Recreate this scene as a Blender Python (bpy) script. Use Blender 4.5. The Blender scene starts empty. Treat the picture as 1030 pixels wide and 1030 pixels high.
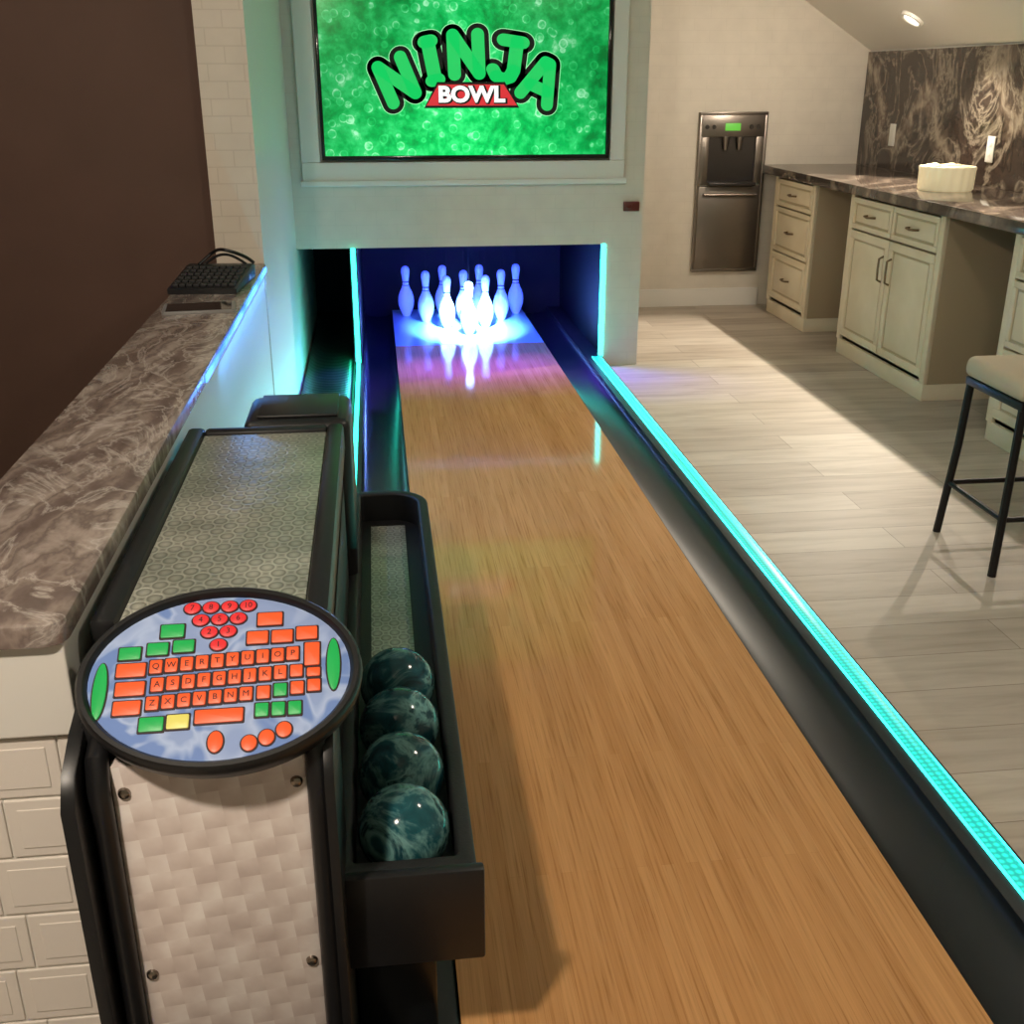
import bpy, bmesh, math, random
from mathutils import Vector, Matrix
random.seed(4)
S = bpy.context.scene
C = S.collection
PI = math.pi
W = {}
S.view_settings.view_transform = 'Standard'

def lin(r, g, b):
    def f(c):
        c /= 255.0
        return c/12.92 if c <= 0.04045 else ((c+0.055)/1.055)**2.4
    return (f(r), f(g), f(b), 1.0)

# ------------------------------------------------------------------ materials
def nm(name, col=(.8,.8,.8,1), rough=.5, metal=0.0, emit=None, es=0.0, coat=0.0):
    m = bpy.data.materials.new(name); m.use_nodes = True
    nt = m.node_tree; b = nt.nodes['Principled BSDF']
    b.inputs['Base Color'].default_value = col
    b.inputs['Roughness'].default_value = rough
    b.inputs['Metallic'].default_value = metal
    if coat:
        b.inputs['Coat Weight'].default_value = coat
        b.inputs['Coat Roughness'].default_value = .05
    if emit:
        b.inputs['Emission Color'].default_value = emit
        b.inputs['Emission Strength'].default_value = es
    return m, nt, b
def nd(nt, t, attrs=None, **inp):
    n = nt.nodes.new(t)
    for k, v in (attrs or {}).items(): setattr(n, k, v)
    for k, v in inp.items():
        s = n.inputs[k.replace('_', ' ')]
        if hasattr(v, 'is_output'): nt.links.new(v, s)
        else: s.default_value = v
    return n
def pos(nt, scale=(1,1,1), rot=(0,0,0), swz=None, loc=(0,0,0)):
    g = nd(nt, 'ShaderNodeNewGeometry').outputs['Position']
    if swz:
        sp = nd(nt, 'ShaderNodeSeparateXYZ'); nt.links.new(g, sp.inputs[0])
        cb = nd(nt, 'ShaderNodeCombineXYZ')
        for i, a in enumerate(swz):
            if a in 'XYZ': nt.links.new(sp.outputs[a], cb.inputs[i])
        g = cb.outputs[0]
    mp = nd(nt, 'ShaderNodeMapping'); nt.links.new(g, mp.inputs['Vector'])
    mp.inputs['Scale'].default_value = scale; mp.inputs['Rotation'].default_value = rot
    mp.inputs['Location'].default_value = loc
    return mp.outputs[0]
def ramp(nt, fac, stops):
    r = nd(nt, 'ShaderNodeValToRGB'); nt.links.new(fac, r.inputs[0])
    e = r.color_ramp.elements
    while len(e) < len(stops): e.new(.5)
    for i, (p, c) in enumerate(stops):
        e[i].position = p; e[i].color = c if len(c) == 4 else (*c, 1)
    return r.outputs[0]
def noise(nt, vec, scale=5, detail=4, rough=.5, dist=0):
    n = nd(nt, 'ShaderNodeTexNoise'); nt.links.new(vec, n.inputs['Vector'])
    n.inputs['Scale'].default_value = scale; n.inputs['Detail'].default_value = detail
    n.inputs['Roughness'].default_value = rough; n.inputs['Distortion'].default_value = dist
    return n.outputs[0]
def mix(nt, fac, a, b, mode='MIX'):
    n = nd(nt, 'ShaderNodeMix', {'data_type': 'RGBA', 'blend_type': mode})
    for s, v in ((n.inputs[0], fac), (n.inputs[6], a), (n.inputs[7], b)):
        if hasattr(v, 'is_output'): nt.links.new(v, s)
        else: s.default_value = v
    return n.outputs[2]
def bump(nt, b, h, strength=.3, dist=.01):
    n = nd(nt, 'ShaderNodeBump'); nt.links.new(h, n.inputs['Height'])
    n.inputs['Strength'].default_value = strength; n.inputs['Distance'].default_value = dist
    nt.links.new(n.outputs[0], b.inputs['Normal'])
def math_(nt, op, a, b=0.0):
    n = nd(nt, 'ShaderNodeMath', {'operation': op})
    for i, v in enumerate((a, b)):
        if hasattr(v, 'is_output'): nt.links.new(v, n.inputs[i])
        else: n.inputs[i].default_value = v
    return n.outputs[0]

M = {}
# lane wood
m, nt, b = nm('lane_wood', rough=.08)
b.inputs['Specular IOR Level'].default_value = .19
br = nd(nt, 'ShaderNodeTexBrick', {'offset': .37}); nt.links.new(pos(nt, swz='YX'), br.inputs['Vector'])
for k, v in (('Scale', 1), ('Mortar Size', .0003), ('Brick Width', 1.1), ('Row Height', .0265), ('Mortar Smooth', .3), ('Bias', 0)): br.inputs[k].default_value = v
br.inputs['Color1'].default_value = lin(204,155,104); br.inputs['Color2'].default_value = lin(192,142,92); br.inputs['Mortar'].default_value = lin(176,128,80)
g1 = noise(nt, pos(nt, (150, 3.2, 1)), 1, 4, .65)
st = ramp(nt, g1, [(.30, (.66,.59,.51)), (.45, (.94,.92,.89)), (.65, (1.06,1.05,1.04))])
c = mix(nt, 1, br.outputs[0], st, 'MULTIPLY')
g2 = noise(nt, pos(nt, (7, .6, 1)), 1, 2)
c = mix(nt, 1, c, ramp(nt, g2, [(.3, (.91,.89,.87)), (.7, (1.04,1.03,1.02))]), 'MULTIPLY')
nt.links.new(c, b.inputs['Base Color']); M['lane'] = m
# pin deck
m, nt, b = nm('pin_deck_laminate', lin(165,205,220), .12); M['deck'] = m
# floor planks
m, nt, b = nm('plank_tile', rough=.5)
b.inputs['Specular IOR Level'].default_value = .25
br = nd(nt, 'ShaderNodeTexBrick', {'offset': .4}); nt.links.new(pos(nt), br.inputs['Vector'])
for k, v in (('Scale', 1), ('Mortar Size', .0016), ('Brick Width', 1.15), ('Row Height', .19), ('Mortar Smooth', .2), ('Bias', 0)): br.inputs[k].default_value = v
br.inputs['Color1'].default_value = lin(200,190,177); br.inputs['Color2'].default_value = lin(180,168,155); br.inputs['Mortar'].default_value = lin(142,131,118)
g1 = noise(nt, pos(nt, (1.6, 12, 1)), 1.4, 5, .6, .5)
c = mix(nt, 1, br.outputs[0], ramp(nt, g1, [(.3, (.80,.78,.76)), (.55, (1,1,1)), (.75, (1.08,1.08,1.08))]), 'MULTIPLY')
nt.links.new(c, b.inputs['Base Color']); M['floor'] = m
# white brick-pattern walls
def brickwall(name, swz, col, mort, bw=.22, rh=.075, st=.35):
    m, nt, b = nm(name, rough=.6)
    br = nd(nt, 'ShaderNodeTexBrick'); nt.links.new(pos(nt, swz=swz), br.inputs['Vector'])
    for k, v in (('Scale', 1), ('Mortar Size', .003), ('Brick Width', bw), ('Row Height', rh), ('Mortar Smooth', .4), ('Bias', 0)): br.inputs[k].default_value = v
    br.inputs['Color1'].default_value = col; br.inputs['Color2'].default_value = col; br.inputs['Mortar'].default_value = mort
    n = noise(nt, pos(nt), 9, 3)
    nt.links.new(mix(nt, 1, br.outputs[0], ramp(nt, n, [(.3, (.93,.93,.93)), (.7, (1,1,1))]), 'MULTIPLY'), b.inputs['Base Color'])
    inv = math_(nt, 'SUBTRACT', 1.0, br.outputs['Fac'])
    bump(nt, b, inv, st, .003)
    return m
M['wall_y'] = brickwall('white_brick_y', 'XZ', lin(216,208,194), lin(212,204,190), st=.12)
M['column'] = brickwall('column_brick', 'XZ', lin(208,195,180), lin(198,184,169), .13, .06, .18)
M['white'] = nm('white_paint', lin(224,221,214), .45)[0]
M['ceil'] = nm('ceiling_paint', lin(230,225,215), .7)[0]
M['tile'] = nm('glazed_white_tile', lin(226,218,209), .38)[0]
m, nt, b = nm('brown_wall', rough=.75)
nt.links.new(ramp(nt, noise(nt, pos(nt), 3, 3), [(.3, lin(80,57,46)), (.7, lin(86,62,51))]), b.inputs['Base Color']); M['brown'] = m
# marble: distorted flowing bands with fine threads
def marble(name, stops, sc, rough=.12, stretch=(1,1,1), dst=7, rot=(0,0,0), fine=.25, thread=None, ta=.5):
    m, nt, b = nm(name, rough=rough)
    p = pos(nt, tuple(sc*s for s in stretch), rot)
    w = nd(nt, 'ShaderNodeTexWave'); nt.links.new(p, w.inputs['Vector'])
    w.inputs['Scale'].default_value = .5; w.inputs['Distortion'].default_value = dst
    w.inputs['Detail'].default_value = 6; w.inputs['Detail Scale'].default_value = 1.1; w.inputs['Detail Roughness'].default_value = .62
    n = noise(nt, p, 2.4, 8, .65, 1.8)
    f = math_(nt, 'ADD', math_(nt, 'MULTIPLY', w.outputs['Fac'], 1-fine), math_(nt, 'MULTIPLY', n, fine))
    c = ramp(nt, f, stops)
    if thread:
        n2 = noise(nt, p, 1.3, 7, .6, 2.0)
        v = ramp(nt, math_(nt, 'ABSOLUTE', math_(nt, 'SUBTRACT', n2, .5)), [(0, (ta,ta,ta)), (.018, (ta*.4,ta*.4,ta*.4)), (.05, (0,0,0))])
        c = mix(nt, v, c, thread)
    nt.links.new(c, b.inputs['Base Color']); return m
M['barstone'] = marble('bar_marble', [(.12, lin(84,72,68)), (.34, lin(112,98,92)), (.50, lin(138,124,116)), (.62, lin(110,97,91)), (.76, lin(152,139,131)), (.92, lin(182,172,164))], 3.4, .2, (1.5,.7,1), 9, (0,0,.5), .5, lin(196,188,180), .55)
M['stone'] = marble('counter_marble', [(.1, lin(56,47,42)), (.4, lin(92,80,71)), (.6, lin(74,64,57)), (.78, lin(128,113,100)), (.93, lin(180,166,150))], 2.6, .1, (1,1,1), 9, (0,0,.9), .45)
M['splash'] = marble('backsplash_marble', [(.1, lin(44,35,30)), (.42, lin(68,56,49)), (.56, lin(50,41,36)), (.72, lin(98,84,73)), (.86, lin(174,160,142))], 2.0, .14, (1,1,.8), 9, (.5,.3,.3), .45, lin(196,182,162), .45)
# blacks
M['black'] = nm('black_plastic', lin(22,22,24), .38)[0]
M['blackgloss'] = nm('black_gloss', lin(12,14,14), .12)[0]
m, nt, b = nm('black_texture', lin(24,24,26), .5); bump(nt, b, noise(nt, pos(nt), 260, 2), .25, .002); M['blacktex'] = m
M['gutter'] = nm('gutter_plastic', lin(18,22,25), .25)[0]
M['trough'] = nm('gutter_matte', lin(24,28,31), .42)[0]
m, nt, b = nm('ribbed_track', lin(26,44,38), .3)  # green in the base colour stands in for LED glow on the channel
w_ = nd(nt, 'ShaderNodeTexWave', {'bands_direction': 'Y'}); nt.links.new(pos(nt), w_.inputs['Vector']); w_.inputs['Scale'].default_value = 9
bump(nt, b, w_.outputs['Fac'], .6, .006); M['track'] = m
M['rubber'] = nm('dark_rubber', lin(30,30,32), .6)[0]
M['iron'] = nm('dark_iron', lin(36,32,32), .4, .6)[0]
M['chrome'] = nm('steel_screw', lin(150,140,130), .25, 1)[0]
# embossed hood plate: fine round embossing, with its reflections painted into the rings
def embossed(name, sc):
    m, nt, b = nm(name, rough=.32, metal=.4)
    v = nd(nt, 'ShaderNodeTexVoronoi'); nt.links.new(pos(nt, (1,.85,1), rot=(0,0,PI/4)), v.inputs['Vector'])
    v.inputs['Scale'].default_value = sc; v.inputs['Randomness'].default_value = 0
    v.voronoi_dimensions = '2D'
    d = v.outputs['Distance']
    c = ramp(nt, d, [(.0, lin(200,200,190)), (.26, lin(172,173,163)), (.38, lin(140,142,133)), (.48, lin(206,206,196)), (.58, lin(168,169,159)), (.70, lin(150,151,142))])
    c = mix(nt, 1, c, ramp(nt, noise(nt, pos(nt), 9, 3), [(.35, (.66,.69,.66)), (.65, (1.05,1.05,1.03))]), 'MULTIPLY')
    nt.links.new(c, b.inputs['Base Color'])
    h = ramp(nt, d, [(0, (.8,.8,.8)), (.28, (.6,.6,.6)), (.38, (.1,.1,.1)), (.48, (1,1,1)), (.7, (.3,.3,.3))])
    bump(nt, b, h, .45, .002)
    return m
M['emboss'] = embossed('embossed_steel', 36)
# front panel: faint checkered burnish
m, nt, b = nm('burnished_steel', rough=.27, metal=.12)
sp = nd(nt, 'ShaderNodeSeparateXYZ'); nt.links.new(pos(nt, (1/.030, 1, 1/.030), rot=(0,.10,0)), sp.inputs[0])
X_ = math_(nt, 'ADD', sp.outputs['X'], 100); Z_ = math_(nt, 'ADD', sp.outputs['Z'], 100)
px_ = math_(nt, 'MODULO', math_(nt, 'FLOOR', X_), 2.0); pz_ = math_(nt, 'MODULO', math_(nt, 'FLOOR', Z_), 2.0)
chk = math_(nt, 'ABSOLUTE', math_(nt, 'SUBTRACT', px_, pz_))
sx_ = math_(nt, 'FRACT', X_); sz_ = math_(nt, 'FRACT', Z_)
hgt = math_(nt, 'ADD', math_(nt, 'MULTIPLY', sx_, chk), math_(nt, 'MULTIPLY', sz_, math_(nt, 'SUBTRACT', 1.0, chk)))
n = noise(nt, pos(nt), 18, 3)
val = math_(nt, 'ADD', math_(nt, 'MULTIPLY', hgt, .28), math_(nt, 'ADD', math_(nt, 'MULTIPLY', chk, .12), math_(nt, 'MULTIPLY', n, .8)))
nt.links.new(ramp(nt, val, [(.3, lin(206,190,184)), (.58, lin(226,213,207)), (.9, lin(248,241,236))]), b.inputs['Base Color'])
bump(nt, b, hgt, .07, .002)
M['turned'] = m
# balls
m, nt, b = nm('ball_resin', rough=.12)
n1 = noise(nt, pos(nt), 11, 6, .6, 1.6)
nt.links.new(ramp(nt, n1, [(.32, lin(20,48,56)), (.46, lin(30,80,88)), (.56, lin(106,152,150)), (.64, lin(24,62,70))]), b.inputs['Base Color']); M['ball'] = m
M['pin'] = nm('pin_plastic_glow', lin(205,212,235), .2, emit=(.05,.10,1,1), es=.8)[0]  # blue emission stands in for glare and UV glow on the pins
# LEDs
def led(name, col, s0, s1, sc=58):
    m, nt, b = nm(name, (col[0]*.5, col[1]*.5, col[2]*.5, 1), .3, emit=col, es=s0)
    v = nd(nt, 'ShaderNodeTexVoronoi'); nt.links.new(pos(nt, loc=(.3,.2,.1)), v.inputs['Vector'])
    v.inputs['Scale'].default_value = sc; v.inputs['Randomness'].default_value = 0
    r = ramp(nt, v.outputs['Distance'], [(.1, (1,1,1)), (.5, (0,0,0))])
    s = math_(nt, 'ADD', math_(nt, 'MULTIPLY', r, s1), s0)
    nt.links.new(s, b.inputs['Emission Strength']); return m
M['led'] = led('cyan_led', (.02, .58, .50, 1), .65, 1.1)
M['ledhot'] = led('bright_cyan_led', (.03, .72, .62, 1), 4.0, 2)
M['ledup'] = led('upright_cyan_led', (.02, .72, .60, 1), 14, 2)
M['ledgreen'] = led('green_cyan_led', (.02, .70, .48, 1), 8, 2)
m, nt, b = nm('blue_led', (0,.1,.5,1), .3, emit=(.07,.24,1,1), es=2)
st = ramp(nt, noise(nt, pos(nt, (1, 3, 1)), 1.5, 3), [(.35, (.3,.3,.3)), (.6, (1,1,1))])
nt.links.new(math_(nt, 'MULTIPLY', st, 4), b.inputs['Emission Strength']); M['ledblue'] = m
# tv screen
m, nt, b = nm('green_screen', (0,0,0,1), .15)
p = pos(nt)
v = nd(nt, 'ShaderNodeTexVoronoi'); nt.links.new(p, v.inputs['Vector']); v.inputs['Scale'].default_value = 15
ringv = ramp(nt, v.outputs['Distance'], [(.0, (.5,.5,.5)), (.22, (.35,.35,.35)), (.33, (1,1,1)), (.38, (.1,.1,.1)), (.8, (0,0,0))])
n1 = noise(nt, p, 6, 6, .6, .6)
n2 = noise(nt, p, 26, 3, .6)
f = math_(nt, 'ADD', math_(nt, 'MULTIPLY', n1, .75), math_(nt, 'MULTIPLY', n2, .34))
f = math_(nt, 'ADD', f, math_(nt, 'MULTIPLY', ringv, .12))
c = ramp(nt, f, [(.39, (.0,.22,.035)), (.53, (.0,.44,.08)), (.65, (.03,.64,.16)), (.77, (.40,1,.55))])
spz = nd(nt, 'ShaderNodeSeparateXYZ'); nt.links.new(p, spz.inputs[0])
dx = math_(nt, 'ABSOLUTE', math_(nt, 'SUBTRACT', spz.outputs['X'], .5)); dz = math_(nt, 'SUBTRACT', spz.outputs['Z'], 1.15)
r = math_(nt, 'SUBTRACT', 1.0, math_(nt, 'ADD', math_(nt, 'MULTIPLY', dx, .6), math_(nt, 'MULTIPLY', dz, .5)))
st = math_(nt, 'MULTIPLY', math_(nt, 'MAXIMUM', r, .40), 1.9)
nt.links.new(c, b.inputs['Emission Color']); nt.links.new(st, b.inputs['Emission Strength']); M['screen'] = m
M['txt_green'] = nm('title_green', (0,0,0,1), .5, emit=(.01,.62,.12,1), es=1.0)[0]
M['txt_halo'] = nm('title_halo', (0,0,0,1), .5, emit=(.35,1,.45,1), es=1.0)[0]
M['txt_black'] = nm('title_black', (.002,.002,.002,1), .6)[0]
M['txt_white'] = nm('title_white', (.5,.5,.5,1), .5, emit=(1,1,1,1), es=.9)[0]
M['txt_red'] = nm('banner_red', (.2,0,0,1), .5, emit=(.70,.03,.04,1), es=.9)[0]
# keypad
m, nt, b = nm('keypad_blue', rough=.3)
nt.links.new(ramp(nt, noise(nt, pos(nt), 13, 2, .5, .8), [(.42, lin(136,156,200)), (.5, lin(166,184,218)), (.57, lin(104,132,190))]), b.inputs['Base Color'])
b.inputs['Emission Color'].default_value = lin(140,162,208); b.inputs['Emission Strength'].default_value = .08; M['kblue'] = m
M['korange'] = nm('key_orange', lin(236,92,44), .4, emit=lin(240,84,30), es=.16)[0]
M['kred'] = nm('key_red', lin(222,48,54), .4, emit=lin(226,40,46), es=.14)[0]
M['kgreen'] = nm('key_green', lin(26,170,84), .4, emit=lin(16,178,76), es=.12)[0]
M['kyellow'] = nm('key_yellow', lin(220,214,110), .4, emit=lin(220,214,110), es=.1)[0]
M['kdark'] = nm('key_outline', lin(40,16,22), .5)[0]
# cabinets etc
m, nt, b = nm('cream_cabinet', rough=.4)
nt.links.new(ramp(nt, noise(nt, pos(nt), 5, 4), [(.3, lin(218,204,174)), (.7, lin(228,215,188))]), b.inputs['Base Color']); M['cab'] = m
M['glaze'] = nm('cabinet_glaze', lin(184,168,136), .5)[0]
M['cabshaded'] = nm('cabinet_side_shaded', lin(168,150,122), .5)[0]  # cabinet cream darkened to carry the shading of the end panels
M['pull'] = nm('aged_bronze', lin(130,108,82), .35, .8)[0]
m, nt, b = nm('brushed_steel', lin(132,124,116), .33, .9); bump(nt, b, noise(nt, pos(nt, (300,300,3)), 1, 2), .1, .001); M['steel'] = m
M['steeldark'] = nm('dark_recess', lin(58,54,52), .3, .4)[0]
M['dispgreen'] = nm('green_readout', (0,.05,0,1), .4, emit=(.25,.9,.1,1), es=.6)[0]
m, nt, b = nm('beige_upholstery', lin(190,174,148), .8); bump(nt, b, noise(nt, pos(nt), 300, 2), .3, .002); M['fabric'] = m
M['plate'] = nm('outlet_white', lin(230,228,220), .35)[0]
M['cream'] = nm('cream_tub_glow', lin(250,240,208), .5, emit=(1,.8,.45,1), es=.28)[0]  # warm emission brightens the tub, which is no light source
M['creamtop'] = nm('cream_contents', lin(248,234,180), .7)[0]
M['lens'] = nm('lamp_lens', (1,1,1,1), .5, emit=(1,.9,.75,1), es=6)[0]
M['redbox'] = nm('dark_red_sensor', lin(92,30,24), .3)[0]
M['grey'] = nm('grey_plastic', lin(120,118,116), .35)[0]
M['glass'] = nm('dark_glass', lin(25,26,28), .06)[0]
M['curtain'] = nm('black_curtain', lin(5,5,10), .9)[0]
M['pit'] = nm('pit_black', lin(8,9,14), .4)[0]

# ------------------------------------------------------------------ mesh helpers
def merge(bm, t, mi=0, mat=None):
    if mat is not None: t.transform(mat)
    for f in t.faces: f.material_index = mi
    me = bpy.data.meshes.new('tmp'); t.to_mesh(me); t.free(); bm.from_mesh(me); bpy.data.meshes.remove(me)
def box(bm, x0, x1, y0, y1, z0, z1, bev=0, mi=0, mat=None, seg=2):
    t = bmesh.new(); bmesh.ops.create_cube(t, size=1)
    t.transform(Matrix.Translation(((x0+x1)/2, (y0+y1)/2, (z0+z1)/2)) @ Matrix.Diagonal((x1-x0, y1-y0, z1-z0, 1)))
    if bev: bmesh.ops.bevel(t, geom=list(t.edges), offset=bev, segments=seg, profile=.5, affect='EDGES')
    merge(bm, t, mi, mat)
def tube(bm, pts, r, seg=10, mi=0, mat=None, closed=False):
    t = bmesh.new(); pts = [Vector(p) for p in pts]; n = len(pts); rings = []
    ref = Vector((0.123, 0.3, 1)).normalized()
    for i, p in enumerate(pts):
        if closed: d = pts[(i+1) % n]-pts[i-1]
        else: d = pts[min(i+1, n-1)]-pts[max(i-1, 0)]
        d.normalize()
        a = ref - d*ref.dot(d)
        if a.length < 1e-4: a = Vector((1,0,0))
        a.normalize(); ref = a; bb = d.cross(a)
        rr = r[i] if isinstance(r, (list, tuple)) else r
        rings.append([t.verts.new(p + (a*math.cos(2*PI*k/seg)+bb*math.sin(2*PI*k/seg))*rr) for k in range(seg)])
    for i in range(n if closed else n-1):
        A, B = rings[i], rings[(i+1) % n]
        for k in range(seg): t.faces.new((A[k], A[(k+1) % seg], B[(k+1) % seg], B[k]))
    if not closed:
        t.faces.new(rings[0][::-1]); t.faces.new(rings[-1])
    bmesh.ops.recalc_face_normals(t, faces=list(t.faces))
    merge(bm, t, mi, mat)
def lathe(bm, prof, c=(0,0,0), seg=24, mi=0, mat=None, wob=None):
    t = bmesh.new(); rings = []
    for r, z in prof:
        if r < 1e-6: rings.append([t.verts.new((0,0,z))])
        else: rings.append([t.verts.new(((r*(wob(k, z) if wob else 1))*math.cos(2*PI*k/seg), (r*(wob(k, z) if wob else 1))*math.sin(2*PI*k/seg), z)) for k in range(seg)])
    for A, B in zip(rings, rings[1:]):
        for k in range(seg):
            k2 = (k+1) % seg
            if len(A) == 1 and len(B) == 1: continue
            if len(A) == 1: t.faces.new((A[0], B[k2], B[k]))
            elif len(B) == 1: t.faces.new((A[k], A[k2], B[0]))
            else: t.faces.new((A[k], A[k2], B[k2], B[k]))
    bmesh.ops.recalc_face_normals(t, faces=list(t.faces))
    t.transform(Matrix.Translation(c)); merge(bm, t, mi, mat)
def prism(bm, poly, h0, h1, mi=0, mat=None, bev=0):
    """polygon in local XY extruded in local Z"""
    t = bmesh.new()
    lo = [t.verts.new((x, y, h0)) for x, y in poly]; hi = [t.verts.new((x, y, h1)) for x, y in poly]
    t.faces.new(lo[::-1]); top = t.faces.new(hi)
    n = len(poly)
    for i in range(n): t.faces.new((lo[i], lo[(i+1) % n], hi[(i+1) % n], hi[i]))
    bmesh.ops.recalc_face_normals(t, faces=list(t.faces))
    if bev: bmesh.ops.bevel(t, geom=[e for e in top.edges], offset=bev, segments=2, profile=.5, affect='EDGES')
    merge(bm, t, mi, mat)
def ringwall(bm, outer, inner, z0, z1, mi=0):
    t = bmesh.new(); n = len(outer)
    o0 = [t.verts.new((x, y, z0)) for x, y in outer]; o1 = [t.verts.new((x, y, z1)) for x, y in outer]
    i0 = [t.verts.new((x, y, z0)) for x, y in inner]; i1 = [t.verts.new((x, y, z1)) for x, y in inner]
    for k in range(n):
        j = (k+1) % n
        t.faces.new((o0[k], o0[j], o1[j], o1[k])); t.faces.new((i0[j], i0[k], i1[k], i1[j]))
        t.faces.new((o1[k], o1[j], i1[j], i1[k])); t.faces.new((o0[j], o0[k], i0[k], i0[j]))
    bmesh.ops.recalc_face_normals(t, faces=list(t.faces))
    es = [e for e in t.edges if all(v in o1 or v in i1 for v in e.verts) and (all(v in o1 for v in e.verts) or all(v in i1 for v in e.verts))]
    bmesh.ops.bevel(t, geom=es, offset=.007, segments=3, profile=.5, affect='EDGES')
    merge(bm, t, mi)
def rrect(x0, x1, y0, y1, r, seg=6):
    rs = r if isinstance(r, (list, tuple)) else [r]*4   # bl, br, tr, tl
    P = []
    for (cx, cy, a0, rr) in ((x0+rs[0], y0+rs[0], PI, rs[0]), (x1-rs[1], y0+rs[1], 1.5*PI, rs[1]), (x1-rs[2], y1-rs[2], 0, rs[2]), (x0+rs[3], y1-rs[3], .5*PI, rs[3])):
        for i in range(seg+1):
            a = a0 + .5*PI*i/seg; P.append((cx+rr*math.cos(a), cy+rr*math.sin(a)))
    return P
def ell(a, b, n=48, cx=0, cy=0): return [(cx+a*math.cos(2*PI*i/n), cy+b*math.sin(2*PI*i/n)) for i in range(n)]
def capsule(p, q, r, n=10):
    a = math.atan2(q[1]-p[1], q[0]-p[0])
    return [(q[0]+r*math.cos(a-PI/2+PI*i/n), q[1]+r*math.sin(a-PI/2+PI*i/n)) for i in range(n+1)] + \
           [(p[0]+r*math.cos(a+PI/2+PI*i/n), p[1]+r*math.sin(a+PI/2+PI*i/n)) for i in range(n+1)]
def text(bm, s, size, mat, offset=0, ext=.001, mi=0):
    cu = bpy.data.curves.new('txt', 'FONT'); cu.body = s; cu.size = size; cu.align_x = 'CENTER'; cu.align_y = 'CENTER'
    cu.extrude = ext; cu.offset = offset; cu.resolution_u = 4
    o = bpy.data.objects.new('txt', cu); C.objects.link(o); bpy.context.view_layer.update()
    me = bpy.data.meshes.new_from_object(o.evaluated_get(bpy.context.evaluated_depsgraph_get()))
    t = bmesh.new(); t.from_mesh(me); merge(bm, t, mi, mat)
    bpy.data.objects.remove(o); bpy.data.curves.remove(cu); bpy.data.meshes.remove(me)

def obj(name, bm, mat, parent=None, label=None, origin=None, smooth=True):
    me = bpy.data.meshes.new(name)
    off = Vector(W[parent.name]) if parent else (Vector(origin) if origin else None)
    if off is None:
        xs = [v.co for v in bm.verts]
        off = Vector(((min(p.x for p in xs)+max(p.x for p in xs))/2, (min(p.y for p in xs)+max(p.y for p in xs))/2, min(p.z for p in xs)))
    bm.transform(Matrix.Translation(-off)); bm.to_mesh(me); bm.free()
    mats = mat if isinstance(mat, (list, tuple)) else [mat]
    for k in mats: me.materials.append(M[k] if isinstance(k, str) else k)
    if smooth:
        me.polygons.foreach_set('use_smooth', [True]*len(me.polygons)); me.set_sharp_from_angle(angle=math.radians(38))
    o = bpy.data.objects.new(name, me); C.objects.link(o)
    W[o.name] = tuple(off)
    if parent: o.parent = parent
    else: o.location = off
    if label: o['label'] = label
    return o
def thing(name, loc, label, cat, group=None):
    o = bpy.data.objects.new(name, None); o.empty_display_size = .05; C.objects.link(o); o.location = loc
    o['label'] = label; o['category'] = cat; W[o.name] = tuple(loc)
    if group: o['group'] = group
    return o
def tag(o, label, cat, group=None):
    o['label'] = label; o['category'] = cat
    if group: o['group'] = group
    return o
def struct(name, bm, mat, label=None):
    o = obj(name, bm, mat, None, smooth=False); o['kind'] = 'structure'
    if label: o['label'] = label
    return o
def dup(o, loc, label, group=None):
    r = o.copy(); C.objects.link(r); r.location = loc; r['label'] = label; W[r.name] = tuple(loc)
    if group: r['group'] = group
    for ch in list(o.children):
        c = ch.copy(); C.objects.link(c); c.parent = r
    return r
B = bmesh.new

# ------------------------------------------------------------------ room shell
CH = 2.6
YF, YB = 6.2, 7.9
bm = B(); box(bm, -2.1, 3.57, -1.6, 8.1, -.12, 0); struct('floor', bm, 'floor', 'pale grey-beige wood-look plank floor')
bm = B(); box(bm, -2.1, -1.98, -1.6, 4.6, 0, CH); struct('wall_left', bm, 'brown', 'plain dark brown wall')
bm = B(); box(bm, -1.98, -.62, 4.44, 4.56, 0, CH); struct('wall_far_left', bm, 'brown')
bm = B(); box(bm, 3.47, 3.57, -1.6, 8.1, 0, 1.75); struct('wall_right', bm, 'white')
bm = B(); box(bm, 1.49, 3.47, YB, 8.1, 0, CH); struct('wall_back', bm, 'wall_y')
bm = B(); box(bm, -1.98, 3.47, -1.6, -1.5, 0, CH); struct('wall_rear', bm, 'white')
bm = B(); box(bm, -2.1, 2.1, -1.6, 8.1, CH, CH+.1); struct('ceiling', bm, 'ceil')
bm = B(); prism(bm, [(3.57,1.688),(3.57,1.79),(2.1,2.7),(2.1,2.6)], -1.6, 8.1, mat=Matrix(((1,0,0,0),(0,0,1,0),(0,1,0,0),(0,0,0,1))))
struct('ceiling_slope', bm, 'ceil', 'white sloping attic ceiling')
bm = B(); box(bm, 1.49, 2.79, YB-.018, YB, 0, .13, .004); struct('baseboard_back', bm, 'white')
# pinsetter wall
bm = B()
box(bm, -.44, 1.49, YF, YF+.12, .70, CH)
struct('wall_front', bm, 'wall_y', 'cream wall above the pin opening')
bm = B(); box(bm, 1.285, 1.49, YF, YF+.12, 0, .70); box(bm, 1.37, 1.49, YF+.12, YB, 0, CH); struct('wall_front_right', bm, 'wall_y')
bm = B(); box(bm, -.62, -.44, 4.40, YB+.08, 0, CH)
bm.normal_update()
for f in bm.faces:
    if f.normal.x > .5: f.material_index = 1
struct('wall_column', bm, ['column', 'white'], 'tiled column at the end of the bar')
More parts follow.
